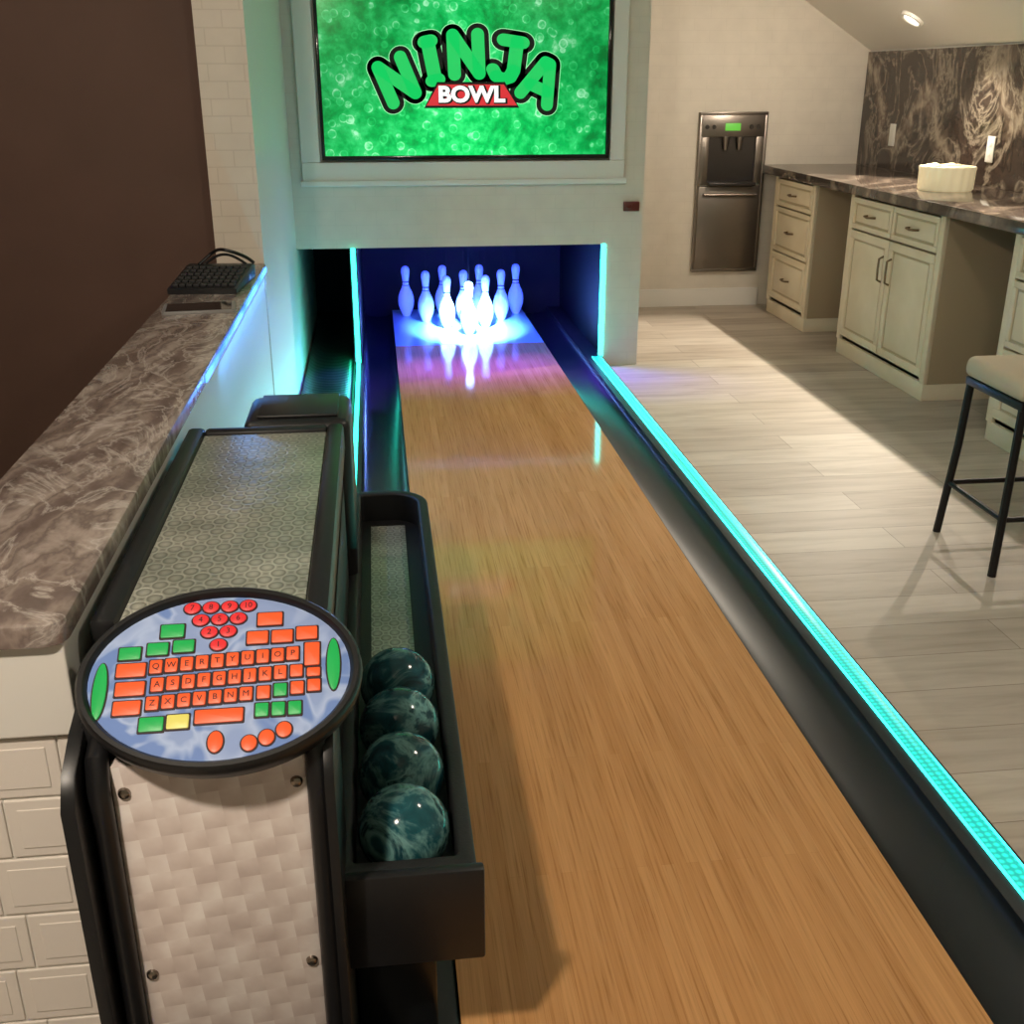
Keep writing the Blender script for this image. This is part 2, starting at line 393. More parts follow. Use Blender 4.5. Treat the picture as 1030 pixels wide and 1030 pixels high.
# half wall under the bar: plain band, then faint bevelled tiles on its near face
bm = B(); box(bm, -.67, -.445, 1.375, 4.40, 0, .866)
box(bm, -.69, -.442, 1.362, 1.376, .722, .866, .003, 2)
zt = .716; r = 0
while zt > 0.02:
    z1 = zt; z0 = max(zt-.100, .0)
    x = -.70 + (r % 2)*.03 - .012
    while x < -.443:
        xa, xb = max(x, -.669), min(x+.116, -.445)
        if xb-xa > .015:
            box(bm, xa, xb, 1.3712, 1.376, z0+.0025, z1, .002, 1)
            if xb-xa > .05: box(bm, xa+.016, xb-.016, 1.3697, 1.3716, z0+.018, z1-.016, .001, 1)
        x += .1185
    zt -= .1025; r += 1
struct('wall_half', bm, ['white', 'tile', 'white'], 'white tiled half wall carrying the marble bar top')

# tv surround moulding
bm = B()
x0, x1, z0, z1 = -.38, 1.367, 1.05, 2.14
for (a, b_, c_, d) in ((x0, x1, z0, z0+.105), (x0, x1, z1-.09, z1), (x0, x0+.1, z0+.105, z1-.09), (x1-.082, x1, z0+.105, z1-.09)):
    box(bm, a, b_, YF-.035, YF-.0, c_, d, .006)
box(bm, x0-.012, x1+.012, YF-.05, YF-.0, z0-.018, z0+.012, .006)
struct('trim_1', bm, 'white', 'white moulding around the television')

# ------------------------------------------------------------------ television
tv = thing('television', (.506, YF-.03, 1.165), 'wide wall television showing a bright green game title screen', 'television')
bm = B(); tx0, tx1, tz0, tz1 = -.27, 1.275, 1.165, 2.045
for (a, b_, c_, d) in ((tx0, tx1, tz0, tz0+.022), (tx0, tx1, tz1-.02, tz1), (tx0, tx0+.018, tz0+.022, tz1-.02), (tx1-.018, tx1, tz0+.022, tz1-.02)):
    box(bm, a, b_, YF-.048, YF-.002, c_, d, .003)
obj('bezel', bm, 'blackgloss', tv)
bm = B(); box(bm, tx0+.018, tx1-.018, YF-.03, YF-.004, tz0+.022, tz1-.02); scr = obj('screen', bm, 'screen', tv)
def TX(px): return -.266+(px-325)*.0054
def TZ(v): return 1.614-(v-70)*.0052
R90 = Matrix.Rotation(PI/2, 4, 'X')
GL = {
 'N': [[(-.058,-.095),(-.058,.095),(.058,-.095),(.058,.095)]],
 'I': [[(0,-.095),(0,.095)], [(-.014,.095),(.014,.095)], [(-.014,-.095),(.014,-.095)]],
 'J': [[(-.02,.095),(.065,.095)], [(.04,.095),(.04,-.045),(.028,-.08),(.0,-.095),(-.032,-.085),(-.05,-.055)]],
 'A': [[(-.072,-.095),(-.012,.095),(.012,.095),(.072,-.095)], [(-.045,-.035),(.045,-.035)]],
}
bm = B()
for ch, px, py, rot, sx, sy in (('N', 400, 80, 23, 1.10, 1.0), ('I', 434, 62, 11, 1.2, 1.0), ('N', 467.5, 56, 2, 1.12, 1.0), ('J', 506, 61, -8, 1.2, 1.0), ('A', 540.5, 81, -23, 1.08, 1.0)):
    for k, (rad, mi, dy) in enumerate(((.056, 1, 0), (.0525, 2, .003), (.030, 0, .006))):
        mt = Matrix.Translation((TX(px), YF-.032-dy, TZ(py))) @ R90 @ Matrix.Rotation(math.radians(rot), 4, 'Z') @ Matrix.Diagonal((sx, sy, 1, 1))
        for stroke in GL[ch]:
            for p_, q_ in zip(stroke, stroke[1:]): prism(bm, capsule(p_, q_, rad), 0, .0012, mi, mt)
obj('title_letters', bm, ['txt_green', 'txt_halo', 'txt_black'], scr, smooth=False)
bm = B()
def bn(g):
    return [(TX(428)-g, TZ(104)-g), (TX(517)+g, TZ(104)-g), (TX(504)+g*.5, TZ(84)+g), (TX(440)-g*.5, TZ(84)+g)]
MXZ = Matrix(((1,0,0,0),(0,0,-1,0),(0,1,0,0),(0,0,0,1)))
prism(bm, bn(.012), 0, .002, 1, Matrix.Translation((0, YF-.0405, 0)) @ MXZ)
prism(bm, bn(0), 0, .002, 0, Matrix.Translation((0, YF-.043, 0)) @ MXZ)
text(bm, 'BOWL', .108, Matrix.Translation((TX(473), YF-.0465, TZ(94.5))) @ R90 @ Matrix.Diagonal((1.12, 1, 1, 1)), .010, .0006, 1)
text(bm, 'BOWL', .108, Matrix.Translation((TX(472), YF-.0480, TZ(94))) @ R90 @ Matrix.Diagonal((1.12, 1, 1, 1)), .0045, .0006, 2)
obj('title_banner', bm, ['txt_red', 'txt_black', 'txt_white'], scr, smooth=False)

# small sensor box
bm = B(); box(bm, 1.375, 1.465, YF-.022, YF, .880, .932, .005); box(bm, 1.39, 1.42, YF-.026, YF-.02, .895, .917, .003)
tag(obj('wall_sensor', bm, 'redbox'), 'small dark red sensor box on the cream wall right below the television', 'sensor')

# ------------------------------------------------------------------ bowling lane
LZ = .05
XL, XR = .085, .999
lane = thing('bowling_lane', (.54, .4, 0), 'long narrow wooden bowling lane with black gutters and glowing cyan edge strips', 'bowling lane')
bm = B(); box(bm, XL, XR, .4, 6.62, .0, LZ); obj('lane_surface', bm, 'lane', lane, smooth=False)
bm = B(); box(bm, XL, XR, 6.62, 7.75, .0, LZ); obj('pin_deck', bm, 'deck', lane, smooth=False)
def gutter(xa, xb, y0, y1):
    bm = B(); t = bmesh.new(); n = 14; V = []
    for i in range(n+1):
        a = PI*i/n; x = (xa+xb)/2-(xb-xa)/2*math.cos(a); z = LZ-.044*math.sin(a)**.6
        V.append((t.verts.new((x, y0, z)), t.verts.new((x, y1, z))))
    for A, Bv in zip(V, V[1:]): t.faces.new((A[0], Bv[0], Bv[1], A[1]))
    bmesh.ops.recalc_face_normals(t, faces=list(t.faces))
    merge(bm, t)
    for f in bm.faces:
        if f.normal.z < 0: f.normal_flip()
    return bm
obj('gutter', gutter(XR+.001, 1.185, .4, 7.75), 'trough', lane)
obj('gutter', gutter(-.105, XL-.001, 2.95, 7.75), 'gutter', lane)
bm = B(); box(bm, 1.185, 1.285, .4, 7.75, 0, .050, .004); obj('side_rail', bm, 'blacktex', lane)
bm = B(); box(bm, -.155, -.105, 2.95, 7.75, 0, .050, .004); obj('side_rail', bm, 'blacktex', lane)
bm = B(); box(bm, 1.226, 1.268, .4, YF, .048, .0545, .001); ls = obj('led_strip', bm, 'led', lane)
bm = B(); box(bm, 1.221, 1.2255, .4, YF, .048, .056, .001); obj('bright_edge', bm, 'ledhot', ls)
bm = B(); box(bm, 1.2685, 1.273, .4, YF, .048, .056, .001); obj('bright_edge', bm, 'ledhot', ls)
bm = B(); box(bm, -.146, -.126, 2.95, YF, .048, .056, .001); obj('led_strip', bm, 'ledgreen', lane)
bm = B(); box(bm, -.44, XL-.001, .4, 2.95, 0, .040, .004); obj('base_platform', bm, 'blacktex', lane)
bm = B(); box(bm, -.435, -.157, 2.95, 7.75, 0, .02)
t = bmesh.new(); V = []
for i in range(17):
    a = PI*i/16; x = -.30-.135*math.cos(a); z = .020+.030*math.sin(a)
    V.append((t.verts.new((x, 2.96, z)), t.verts.new((x, 7.75, z))))
for A, Bv in zip(V, V[1:]): t.faces.new((A[0], A[1], Bv[1], Bv[0]))
bmesh.ops.recalc_face_normals(t, faces=list(t.faces)); merge(bm, t)
obj('return_track', bm, 'track', lane)
# pin housing
hs = thing('pin_housing', (.5, 7.0, 0), 'black pin enclosure lit blue behind the wall opening', 'pin enclosure')
bm = B(); box(bm, -.44, 1.37, 7.78, 7.88, 0, .8); obj('back_curtain', bm, 'curtain', hs)
bm = B(); box(bm, 1.285, 1.365, YF+.12, 7.78, 0, .78); obj('side_panel', bm, 'pit', hs)
bm = B(); box(bm, -.155, -.115, YF+.01, 7.78, .051, .78); obj('side_panel', bm, 'pit', hs)
bm = B(); box(bm, -.44, 1.285, YF+.12, 7.78, .78, .8); obj('top_panel', bm, 'pit', hs)
bm = B(); box(bm, 1.262, 1.284, YF-.006, YF+.03, .058, .698, .003)
tag(obj('light_strip', bm, 'ledup'), 'upright cyan light strip on the right edge of the pin opening', 'light strip')
bm = B(); box(bm, -.148, -.122, YF-.018, YF+.009, .057, .698, .003)
tag(obj('light_strip', bm, 'ledgreen'), 'upright green cyan light strip left of the pins', 'light strip')
# pins
prof = [(0,0),(.0235,0),(.0258,.003),(.035,.02),(.0497,.057),(.0578,.086),(.0605,.114),(.0577,.149),(.047,.184),(.033,.212),(.0245,.239),(.0228,.254),(.0245,.28),(.028,.305),(.0323,.337),(.0305,.356),(.024,.371),(.012,.379),(0,.381)]
ks = .34/.381
def pinmesh():
    bm = B(); lathe(bm, [(r_*ks, z*ks) for r_, z in prof], seg=28); return bm
labels = [['bowling pin at the head of the triangle, nearest the player'],
 ['left bowling pin of the second row, just behind the head pin', 'right bowling pin of the second row, just behind the head pin'],
 ['left bowling pin of the third row', 'middle bowling pin of the third row, straight behind the head pin', 'right bowling pin of the third row'],
 ['leftmost bowling pin of the back row, glowing dim blue', 'second bowling pin from the left in the back row', 'third bowling pin from the left in the back row', 'rightmost bowling pin of the back row, glowing dim blue']]
p0 = None; cx = .558; sp_ = .252
for rw in range(4):
    for k in range(rw+1):
        loc = (cx+(k-rw/2)*sp_, 6.88+rw*sp_*.87, LZ)
        lb = labels[rw][k]
        if p0 is None:
            p0 = thing('bowling_pin', loc, lb, 'bowling pin', 'white bowling pins standing in a triangle')
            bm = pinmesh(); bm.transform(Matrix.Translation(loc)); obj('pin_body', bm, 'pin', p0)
            for zz in (.236, .262):
                bm = B(); lathe(bm, [(.0247*ks, (zz-.004)*ks), (.0268*ks, zz*ks), (.0247*ks, (zz+.004)*ks)], c=loc, seg=24)
                obj('neck_band', bm, 'kdark', p0)
            bm = B(); tube(bm, [(loc[0], loc[1], LZ+.338), (loc[0], loc[1], .779)], .0012, 6); cord0 = obj('cord', bm, 'curtain', p0)
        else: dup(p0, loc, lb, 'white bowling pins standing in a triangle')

# ------------------------------------------------------------------ ball return machine
mc = thing('ball_return', (-.26, 1.8, .040), 'black bowling ball return with oval keypad and patterned metal panels', 'ball return')
bm = B()
box(bm, -.425, -.10, 1.31, 2.36, .041, .775, .012)
box(bm, -.425, -.10, 1.44, 2.36, .70, .80, .012)
obj('cabinet_body', bm, 'blacktex', mc)
bm = B()
for x0, x1 in ((-.43, -.392), (-.128, -.092)):
    box(bm, x0, x1, 1.44, 2.37, .79, .858, .010)
box(bm, -.392, -.128, 2.335, 2.37, .79, .856, .008)
obj('hood_frame', bm, 'black', mc)
bm = B(); box(bm, -.391, -.129, 1.445, 2.334, .81, .848, .002); obj('hood_plate', bm, 'emboss', mc, label='embossed steel hood plate')
bm = B(); box(bm, -.315, -.078, 2.372, 2.60, .40, .862, .022, seg=3)
box(bm, -.285, -.105, 2.40, 2.575, .862, .87, .004, 0); obj('rear_cover', bm, 'black', mc)
bm = B(); box(bm, -.387, -.128, 1.284, 1.308, .09, .718, .003); fp = obj('front_panel', bm, 'turned', mc, label='pale burnished steel front panel')
for x, z in ((-.371, .675), (-.142, .675), (-.371, .36), (-.142, .36), (-.371, .12), (-.142, .12)):
    bm = B(); lathe(bm, [(0,.006),(.004,.006),(.0075,.004),(.009,0)], seg=14, mat=Matrix.Translation((x, 1.284, z)) @ R90); obj('screw', bm, 'chrome', fp)
for xs in (-.400, -.112):
    bm = B(); tube(bm, [(xs, 1.275, .045), (xs, 1.275, .64), (xs, 1.272, .69), (xs, 1.285, .73), (xs, 1.33, .745)], .0155, 12); obj('frame_tube', bm, 'black', mc)
YZX = Matrix(((0,0,1,0),(1,0,0,0),(0,1,0,0),(0,0,0,1)))
bm = B(); prism(bm, [(1.24,.041),(1.42,.041),(1.42,.79),(1.31,.76),(1.25,.73),(1.225,.69)], -.437, -.418, mat=YZX, bev=.003); obj('side_cheek', bm, 'black', mc)
bm = B(); prism(bm, [(1.26,.041),(1.42,.041),(1.42,.79),(1.31,.755),(1.26,.725),(1.245,.69)], -.102, -.088, mat=YZX, bev=.003); obj('side_cheek', bm, 'black', mc)
# oval keypad
KM = Matrix.Translation((-.237, 1.338, .816)) @ Matrix.Rotation(math.radians(31.5), 4, 'X')
bm = B()
t = bmesh.new(); n = 64
lv = [(.150, .10, -.075), (.175, .125, -.05), (.188, .138, -.025), (.191, .141, -.006), (.190, .140, .004), (.186, .136, .009), (.180, .130, .009), (.176, .126, .004), (.175, .125, -.002)]
rg = [[t.verts.new((a*math.cos(2*PI*i/n), b_*math.sin(2*PI*i/n), z)) for i in range(n)] for a, b_, z in lv]
for A, Bv in zip(rg, rg[1:]):
    for i in range(n): t.faces.new((A[i], A[(i+1) % n], Bv[(i+1) % n], Bv[i]))
t.faces.new(rg[0][::-1]); t.faces.new(rg[-1])
bmesh.ops.recalc_face_normals(t, faces=list(t.faces)); merge(bm, t, 0, KM)
obj('keypad_housing', bm, 'black', mc)
bm = B(); prism(bm, ell(.1745, .1245, 64), -.0015, .0005, 0, KM); kp = obj('keypad_panel', bm, 'kblue', mc, label='oval blue keypad face')
def K(px, py): return (px-217)*.001355, -(py-677)*.00162
def key(px, py, w, h, col, ch='', rad=.0022, ts=.012):
    x, y = K(px, py); w *= .001355; h *= .00162; bm = B()
    prism(bm, [(x+a, y+b_) for a, b_ in rrect(-w/2-.0022, w/2+.0022, -h/2-.0026, h/2+.0022, rad)], .0003, .0014, 1, KM)
    prism(bm, [(x+a, y+b_) for a, b_ in rrect(-w/2, w/2, -h/2, h/2, rad)], .001, .0034, 0, KM, .0006)
    if ch: text(bm, ch, ts, KM @ Matrix.Translation((x, y, .0036)), 0, .0002, 1)
    obj('key', bm, [col, 'kdark'], kp)
def rkey(px, py, rx, ry, col, ch='', ts=.012):
    x, y = K(px, py); bm = B()
    prism(bm, ell(rx+.0022, ry+.0020, 24, x, y), .0003, .0014, 1, KM)
    prism(bm, ell(rx, ry, 24, x, y), .001, .0034, 0, KM, .0006)
    if ch: text(bm, ch, ts, KM @ Matrix.Translation((x, y, .0036)), 0, .0002, 1)
    obj('key', bm, [col, 'kdark'], kp)
for py, xs, chs in ((610, (184,203,222,241), '7890'), (622.5, (193.5,212.5,231.5), '456'), (635, (203,222), '23'), (648, (213,), '1')):
    for x, c_ in zip(xs, chs): rkey(x, py, .0110, .0088, 'kred', '10' if c_ == '0' else c_)
key(166, 632, 23, 12.5, 'kgreen'); key(153, 649, 20.5, 11.5, 'kgreen'); key(178.5, 647.5, 20.5, 11.5, 'kgreen'); key(126, 652, 21, 11.5, 'kgreen')
key(264, 625, 25, 12.5, 'korange'); key(252, 643, 21, 12, 'korange'); key(277, 643, 21, 12, 'korange'); key(302, 641, 21, 12.5, 'korange')
key(129, 668, 28, 12.5, 'korange'); key(130, 685.5, 28, 12.5, 'korange'); key(129, 703, 26, 12.5, 'korange')
for i, c_ in enumerate('QWERTYUIOP'): key(153+15.0*i, 666-.6*i, 12.0, 12.5, 'korange', c_)
for i, c_ in enumerate('ASDFGHJKL'): key(156+15.0*i, 683-.6*i, 12.0, 12.5, 'korange', c_)
for i, c_ in enumerate('ZXCVBNM'): key(153+15.0*i, 700-.6*i, 12.0, 12, 'korange', c_)
key(307.5, 662, 15, 22, 'korange'); key(292, 677.5, 12, 11, 'korange'); key(309, 679.5, 13, 8, 'korange'); key(260, 696, 12.5, 11.5, 'korange'); key(276.5, 694.5, 12.5, 11.5, 'kgreen'); key(293, 693.5, 12.5, 11.5, 'korange'); key(309.5, 692, 12.5, 11, 'korange')
key(154, 719, 23, 12.5, 'kgreen'); key(179, 718, 21, 12.5, 'kyellow'); key(218, 715, 46, 12, 'korange')
for x in (259, 275, 291): key(x, 712, 12.5, 12, 'kgreen')
rkey(216, 738, .0098, .0150, 'korange'); rkey(248, 741, .0100, .0110, 'korange'); rkey(264.5, 737, .0100, .0110, 'korange'); rkey(281, 731, .0100, .0110, 'korange')
rkey(101, 686, .0088, .042, 'kgreen'); rkey(329, 673, .0088, .040, 'kgreen')
# tray
x0, x1, y0, y1 = -.105, .107, 1.318, 2.94
outer = rrect(x0, x1, y0, y1, [.006, .006, .10, .012], 8)
inner = rrect(x0+.028, x1-.028, y0+.03, y1-.028, [.006, .006, .075, .008], 8)
bm = B(); ringwall(bm, outer, inner, .325, .48); prism(bm, rrect(x0+.003, x1-.003, y0+.003, y1-.003, [.006,.006,.095,.01], 8), .322, .399)
tr = obj('ball_tray', bm, 'blacktex', mc)
bm = B(); box(bm, -.052, .042, 1.96, 2.86, .399, .403); obj('tray_liner', bm, 'emboss', tr, label='embossed steel strip in the tray floor')
bm = B(); box(bm, x0+.01, x1+.010, y0-.018, y0+.002, .318, .486, .005); obj('tray_front', bm, 'black', tr)
bm = B(); box(bm, -.085, .045, 1.40, 2.70, .041, .323, .008); obj('tray_support', bm, 'gutter', mc)

# balls
R = .072
bl = None
for i, lb in enumerate(('teal marbled bowling ball nearest the front of the tray', 'second teal marbled bowling ball from the front of the tray', 'third teal marbled bowling ball from the front of the tray', 'teal marbled bowling ball farthest back in the tray')):
    loc = (.001, 1.425+i*.149, .472)
    if bl is None:
        bm = B(); t = bmesh.new(); bmesh.ops.create_uvsphere(t, u_segments=48, v_segments=28, radius=R); merge(bm, t)
        bl = obj('bowling_ball', bm, 'ball', None, origin=(0,0,0)); bl.location = loc; tag(bl, lb, 'bowling ball', 'teal bowling balls in the return tray')
    else: dup(bl, loc, lb, 'teal bowling balls in the return tray')

# ------------------------------------------------------------------ bar top and what is on it
bm = B(); prism(bm, rrect(-.695, -.436, 1.348, 4.398, [.006, .030, .004, .004], 8), .868, .90, bev=.005)
tag(obj('marble_counter', bm, 'barstone'), 'long swirled brown and white marble bar counter left of the lane', 'counter')
bm = B(); box(bm, -.4355, -.431, 2.7, 4.38, .872, .890, .001)
tag(obj('light_strip', bm, 'ledblue'), 'blue light strip along the edge of the marble bar counter', 'light strip')
kb = thing('keyboard', (-.57, 3.93, .90), 'low black keyboard with a cable loop at the far end of the marble bar', 'keyboard')
T0 = Matrix.Translation((-.572, 3.93, .90)) @ Matrix.Rotation(math.radians(-5), 4, 'Z')
bm = B(); prism(bm, [(-.17,0),(.17,0),(.17,.050),(.12,.052),(-.17,.018)], -.115, .115, 0, T0 @ YZX, .005); obj('keyboard_body', bm, 'black', kb)
for i in range(6):
    bm = B(); y = -.135+i*.042; z = .018+(y+.17)*.117
    for j in range(9): box(bm, -.104+j*.0235, -.084+j*.0235, y-.015, y+.015, z-.002, z+.009, .002, 0, T0)
    obj('key_row', bm, 'rubber', kb)
bm = B(); tube(bm, [(-.075+.19*i/20, .13+.03*math.sin(i*.4), .052+.055*math.sin(PI*i/20)) for i in range(21)], .006, 8, 0, T0)
obj('cable_loop', bm, 'black', kb)
bm = B(); tube(bm, [(-.06+.15*i/20, .145, .050+.035*math.sin(PI*i/20)) for i in range(21)], .005, 8, 0, T0)
obj('cable_loop', bm, 'black', kb)
tb = thing('tablet', (-.56, 3.50, .90), 'thin tablet lying flat on the marble bar in front of the keyboard', 'tablet')
T1 = Matrix.Translation((-.56, 3.50, .90)) @ Matrix.Rotation(math.radians(6), 4, 'Z')
bm = B(); prism(bm, rrect(-.11, .11, -.075, .075, .012), .0, .009, 0, T1, .002); obj('tablet_body', bm, 'grey', tb)
bm = B(); prism(bm, rrect(-.098, .098, -.064, .064, .004), .009, .0098, 0, T1); obj('display', bm, 'glass', tb)

# ------------------------------------------------------------------ cabinets
def front(bm, y0, y1, z0, z1):
    box(bm, 2.786, 2.80, y0, y1, z0, z1, .002)
    w = .045 if (z1-z0) > .3 else .03
    for a in ((y0, y1, z0, z0+w), (y0, y1, z1-w, z1), (y0, y0+w, z0+w, z1-w), (y1-w, y1, z0+w, z1-w)):
        box(bm, 2.776, 2.788, *a[:2], *a[2:], .003)
    box(bm, 2.7845, 2.787, y0+w-.002, y1-w+.002, z0+w-.002, z1-w+.002, 0, 1)
    box(bm, 2.780, 2.787, y0+w+.014, y1-w-.014, z0+w+.012, z1-w-.012, .005)
def pull(y, z, vert, parent, L=.11):
    bm = B()
    if vert: p = [(2.776, y, z-L/2), (2.752, y, z-L/2+.012), (2.750, y, z), (2.752, y, z+L/2-.012), (2.776, y, z+L/2)]
    else: p = [(2.776, y-L/2, z), (2.752, y-L/2+.012, z), (2.750, y, z-.004), (2.752, y+L/2-.012, z), (2.776, y+L/2, z)]
    tube(bm, p, .006, 8); obj('handle', bm, 'pull', parent)
def cabinet(y0, y1, drawers, doors, label):
    c_ = thing('base_cabinet', (3.1, (y0+y1)/2, 0), label, 'cabinet', 'cream base cabinets under the marble counter')
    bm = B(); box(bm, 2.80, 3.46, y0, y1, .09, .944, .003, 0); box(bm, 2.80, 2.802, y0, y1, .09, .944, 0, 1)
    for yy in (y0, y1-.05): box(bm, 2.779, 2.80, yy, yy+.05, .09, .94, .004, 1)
    obj('carcass', bm, ['cabshaded', 'cab'], c_)
    bm = B(); box(bm, 2.785, 3.46, y0+.005, y1-.005, 0, .092, .004); obj('plinth', bm, 'cab', c_)
    for a in drawers:
        bm = B(); front(bm, *a); d = obj('drawer', bm, ['cab', 'glaze'], c_); pull((a[0]+a[1])/2, (a[2]+a[3])/2, False, d)
    for a, hy in doors:
        bm = B(); front(bm, *a); d = obj('door', bm, ['cab', 'glaze'], c_); pull(hy, a[3]-.16, True, d, .14)
cabinet(6.92, 7.66, [(6.97, 7.61, .755, .93), (6.97, 7.61, .45, .745), (6.97, 7.61, .12, .44)], [], 'cream three-drawer cabinet farthest back, beside the steel dispenser')
cabinet(5.23, 6.37, [(5.28, 5.795, .755, .93), (5.805, 6.32, .755, .93)], [((5.28, 5.795, .12, .745), 5.75), ((5.805, 6.32, .12, .745), 5.85)], 'cream two-door cabinet with two small drawers, middle of the counter')
cabinet(3.45, 4.60, [(3.50, 4.55, .755, .93), (3.50, 4.55, .45, .745), (3.50, 4.55, .12, .44)], [], 'cream drawer cabinet nearest the camera, behind the stool')
bm = B(); box(bm, 2.745, 3.468, 3.2, 7.895, .946, 1.0, .004)
tag(obj('countertop', bm, 'stone'), 'long glossy dark marble countertop over the cream cabinets', 'countertop')
bm = B(); box(bm, 3.452, 3.469, 3.21, 7.89, 1.0005, 1.742)
tag(obj('backsplash', bm, 'splash'), 'tall dark veined marble backsplash behind the counter', 'backsplash')
def outlet(y, z, lb):
    o = thing('wall_outlet', (3.45, y, z), lb, 'outlet', 'white outlets on the marble backsplash')
    bm = B(); box(bm, 3.444, 3.4515, y-.04, y+.04, z-.07, z+.07, .003); pl = obj('cover_plate', bm, 'plate', o)
    for dz in (-.025, .025):
        bm = B(); box(bm, 3.4425, 3.445, y-.014, y+.014, z+dz-.012, z+dz+.012, .001); obj('socket', bm, 'plate', pl)
outlet(7.36, 1.22, 'white outlet on the backsplash, nearer the far corner')
outlet(6.10, 1.20, 'white outlet on the backsplash, above the cream tub')
# tub
tc = (3.12, 5.93, 1.0)
tbx = thing('round_tub', tc, 'round cream ribbed tub heaped full, standing on the marble countertop', 'tub')
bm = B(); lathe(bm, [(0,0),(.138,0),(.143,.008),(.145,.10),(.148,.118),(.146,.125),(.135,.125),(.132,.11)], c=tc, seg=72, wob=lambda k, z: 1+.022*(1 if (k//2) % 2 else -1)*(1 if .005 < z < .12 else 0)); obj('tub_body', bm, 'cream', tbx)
bm = B(); lathe(bm, [(.133,.105),(.12,.125),(.08,.13),(.03,.133),(0,.133)], c=tc, seg=40, wob=lambda k, z: 1+.02*math.sin(k*1.7))
for k in range(14):
    a = k*2.4; rr = .02+.095*((k*37) % 14)/14
    t = bmesh.new(); bmesh.ops.create_icosphere(t, subdivisions=2, radius=.022); merge(bm, t, 0, Matrix.Translation((tc[0]+rr*math.cos(a), tc[1]+rr*math.sin(a), 1.124)) @ Matrix.Diagonal((1.2,1,.6,1)))
obj('tub_contents', bm, 'creamtop', tbx)

# ------------------------------------------------------------------ built-in dispenser
ds = thing('drink_dispenser', (2.51, 7.87, .28), 'tall built-in stainless steel drink dispenser with green readout in the back wall', 'dispenser')
OX = .045
bm = B(); dx0, dx1, dz0, dz1 = 2.225+OX, 2.715+OX, .285-.03, 1.355
for a in ((dx0, dx1, dz0, dz0+.02), (dx0, dx1, dz1-.02, dz1), (dx0, dx0+.02, dz0+.02, dz1-.02), (dx1-.02, dx1, dz0+.02, dz1-.02)):
    box(bm, a[0], a[1], 7.862, 7.899, a[2], a[3], .003)
obj('outer_frame', bm, 'steel', ds)
bm = B(); box(bm, dx0+.02, dx1-.02, 7.868, 7.899, 1.19, 1.335, .004); cp = obj('control_panel', bm, 'steel', ds)
bm = B(); box(bm, 2.41+OX, 2.52+OX, 7.864, 7.869, 1.23, 1.28, .002); obj('readout', bm, 'dispgreen', cp)
for x in (2.28, 2.33, 2.60, 2.65):
    bm = B(); lathe(bm, [(0,.006),(.014,.006),(.016,0)], seg=14, mat=Matrix.Translation((x+OX, 7.868, 1.255)) @ R90)
    obj('button', bm, 'steeldark', cp)
bm = B(); box(bm, dx0+.02, dx1-.02, 7.89, 7.899, .87, 1.19)
box(bm, dx0+.02, dx0+.075, 7.868, 7.895, .87, 1.19, .003, 1); box(bm, dx1-.075, dx1-.02, 7.868, 7.895, .87, 1.19, .003, 1)
obj('dispensing_bay', bm, ['steeldark', 'steel'], ds)
for x in (2.42, 2.52):
    bm = B(); lathe(bm, [(0,0),(.014,0),(.018,.04),(.024,.06),(.024,.09),(0,.09)], c=(x+OX, 7.868, 1.10), seg=14); obj('spout', bm, 'steel', ds)
bm = B(); box(bm, 2.30+OX, 2.64+OX, 7.80, 7.89, .862, .885, .005); obj('drip_tray', bm, 'steeldark', ds)
bm = B(); box(bm, dx0+.02, dx1-.02, 7.866, 7.899, dz0+.02, .855, .005); dr = obj('door', bm, 'steel', ds)
bm = B(); tube(bm, [(2.28+OX, 7.864, .80), (2.28+OX, 7.84, .80), (2.66+OX, 7.84, .80), (2.66+OX, 7.864, .80)], .009, 8); obj('handle', bm, 'chrome', dr)

# ------------------------------------------------------------------ stool
st_ = thing('bar_stool', (2.21, 3.37, 0), 'dark metal stool with beige padded seat in front of the cream cabinets', 'stool')
sx0, sx1, sy0, sy1 = 2.03, 2.41, 3.17, 3.52
bm = B(); box(bm, sx0-.01, sx1+.01, sy0-.015, sy1+.015, .60, .675, .03, seg=4); obj('seat', bm, 'fabric', st_)
bm = B(); box(bm, sx0, sx1, sy0-.005, sy1+.005, .572, .602, .005); obj('seat_frame', bm, 'iron', st_)
ft = {}
for i, (xa, ya, xb, yb) in enumerate(((sx0+.015, sy0+.01, sx0-.010, sy0-.02), (sx1-.015, sy0+.01, sx1+.03, sy0-.03), (sx1-.015, sy1-.01, sx1+.03, sy1+.03), (sx0+.015, sy1-.01, sx0-.005, sy1+.03))):
    bm = B(); tube(bm, [(xa, ya, .58), (xa+(xb-xa)*.25, ya+(yb-ya)*.25, .35), (xb, yb, .0)], .0145, 8); obj('leg', bm, 'iron', st_)
    ft[i] = (xa, ya, xb, yb)
def lp(i, z):
    xa, ya, xb, yb = ft[i]; f = (1-z/.58)*.9; return (xa+(xb-xa)*f, ya+(yb-ya)*f, z)
for i, z in ((0, .20), (1, .20), (2, .20), (3, .20)):
    bm = B(); tube(bm, [lp(i, z), lp((i+1) % 4, z)], .010, 8); obj('footrest', bm, 'iron', st_)

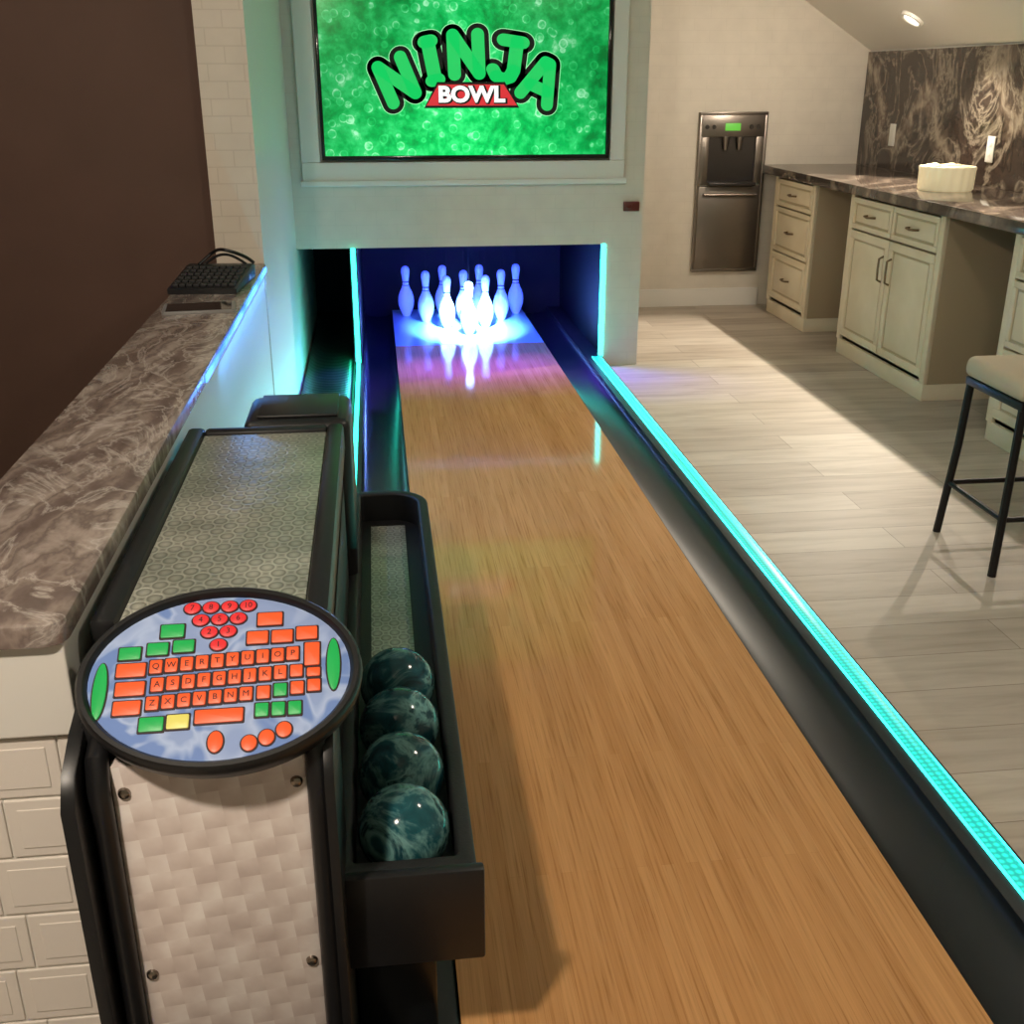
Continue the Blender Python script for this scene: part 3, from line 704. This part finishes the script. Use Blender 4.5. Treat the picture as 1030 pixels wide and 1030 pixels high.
# ceiling downlight on slope
nrm = Vector((-.527, 0, -.85)).normalized()
q = nrm.to_track_quat('Z', 'Y').to_matrix().to_4x4()
LT = Matrix.Translation((3.215, 6.79, 1.895)) @ q
cl = thing('ceiling_light', (3.215, 6.79, 1.895), 'small round recessed downlight in the sloping ceiling above the counter', 'ceiling light')
bm = B(); lathe(bm, [(.05,-.02),(.05,.004),(.058,.009),(.072,.007),(.075,-.012)], seg=32, mat=LT); obj('trim_ring', bm, 'plate', cl)
bm = B(); lathe(bm, [(0,-.0),(.05,-.0),(.05,-.01)], seg=24, mat=LT); obj('lens', bm, 'lens', cl)

# ------------------------------------------------------------------ lights
WARM = (1,.86,.70)
def area(loc, target, size, energy, col=WARM, spread=180, sy=None, name='area_lamp'):
    l = bpy.data.lights.new('lamp', 'AREA'); l.size = size; l.energy = energy; l.color = col; l.shape = 'DISK'; l.spread = math.radians(spread)
    if sy: l.shape = 'RECTANGLE'; l.size_y = sy
    o = bpy.data.objects.new(name, l); C.objects.link(o); o.location = loc
    if target is not None: o.rotation_euler = (Vector(target)-Vector(loc)).to_track_quat('-Z', 'Y').to_euler()
    return o
def spot(loc, target, energy, col, ang, blend=.6, rad=.03):
    l = bpy.data.lights.new('lamp', 'SPOT'); l.energy = energy; l.color = col; l.spot_size = math.radians(ang); l.spot_blend = blend; l.shadow_soft_size = rad
    o = bpy.data.objects.new('spot_lamp', l); C.objects.link(o); o.location = loc
    o.rotation_euler = (Vector(target)-Vector(loc)).to_track_quat('-Z', 'Y').to_euler()
area((-.75, .1, 2.56), (0, 1.6, 0), .14, 46)
area((1.5, 2.0, 2.56), (1.0, 3.0, 0), .22, 14)
area((-1.3, 2.4, 2.56), (-1.2, 4.4, 1.2), .2, 16)  # added to lift the dark brown wall, no known fixture
area((2.75, 5.8, 2.12), (2.4, 7.9, 1.5), .2, 9, spread=110)  # added fill that brightens the back wall, no fixture there
spot((3.14, 6.45, 1.86), (3.16, 6.05, 1.0), 95, (1,.88,.70), 95, .9)
spot((3.05, 4.6, 1.90), (3.25, 4.8, 1.0), 20, (1,.86,.66), 110, .8)
# downlights over the counter that throw the counter's shadow on the floor
spot((3.17, 6.75, 1.875), (2.0, 6.0, 0), 210, (1,.88,.72), 84, .4, .015)
spot((3.17, 4.9, 1.875), (1.9, 4.5, 0), 95, (1,.88,.74), 84, .8, .015)
# the light of the led strips
o = area((-.150, 4.7, .062), None, .012, 8, (.16,.70,1), sy=3.0, name='strip_lamp'); o.rotation_euler = (0, math.radians(127), 0)
o = area((-.160, 4.8, .075), None, .012, 3, (.02,1,.5), sy=3.2, name='strip_lamp'); o.rotation_euler = (0, math.radians(70), 0)
o = area((1.278, 3.6, .062), None, .006, 5.5, (.03,.9,.7), sy=5.0, name='strip_lamp'); o.rotation_euler = (0, math.radians(152), 0)
o = area((-.425, 3.7, .86), None, .006, 3, (.08,.35,1), sy=1.4, name='strip_lamp'); o.rotation_euler = (0, math.radians(-35), 0)
# pin lights (hidden behind the lintel)
area((.54, 6.37, .765), (.54, 7.0, 0), 1.0, 34, (.02,.05,1), sy=.04)
area((.54, 6.38, .765), (.54, 5.2, 0), 1.0, 40, (.16,.05,1), spread=120, sy=.04)
spot((.56, 6.36, .72), (.565, 6.95, .06), 1250, (.15,.42,1), 50, 1.0)
spot((.56, 6.36, .70), (.565, 6.98, .12), 900, (.55,.72,1), 34, 1.0)
w = bpy.data.worlds.new('World'); S.world = w; w.use_nodes = True
w.node_tree.nodes['Background'].inputs[0].default_value = (.9,.85,.8,1); w.node_tree.nodes['Background'].inputs[1].default_value = .05

# ------------------------------------------------------------------ camera
cam = bpy.data.cameras.new('camera'); co = bpy.data.objects.new('camera', cam); C.objects.link(co)
cam.sensor_width = 36; cam.lens = 36*1100/1030; cam.clip_start = .02
co.location = (0, 0, 1.57); co.rotation_euler = (PI/2-math.radians(21.62), 0, -math.radians(6.891))
S.camera = co
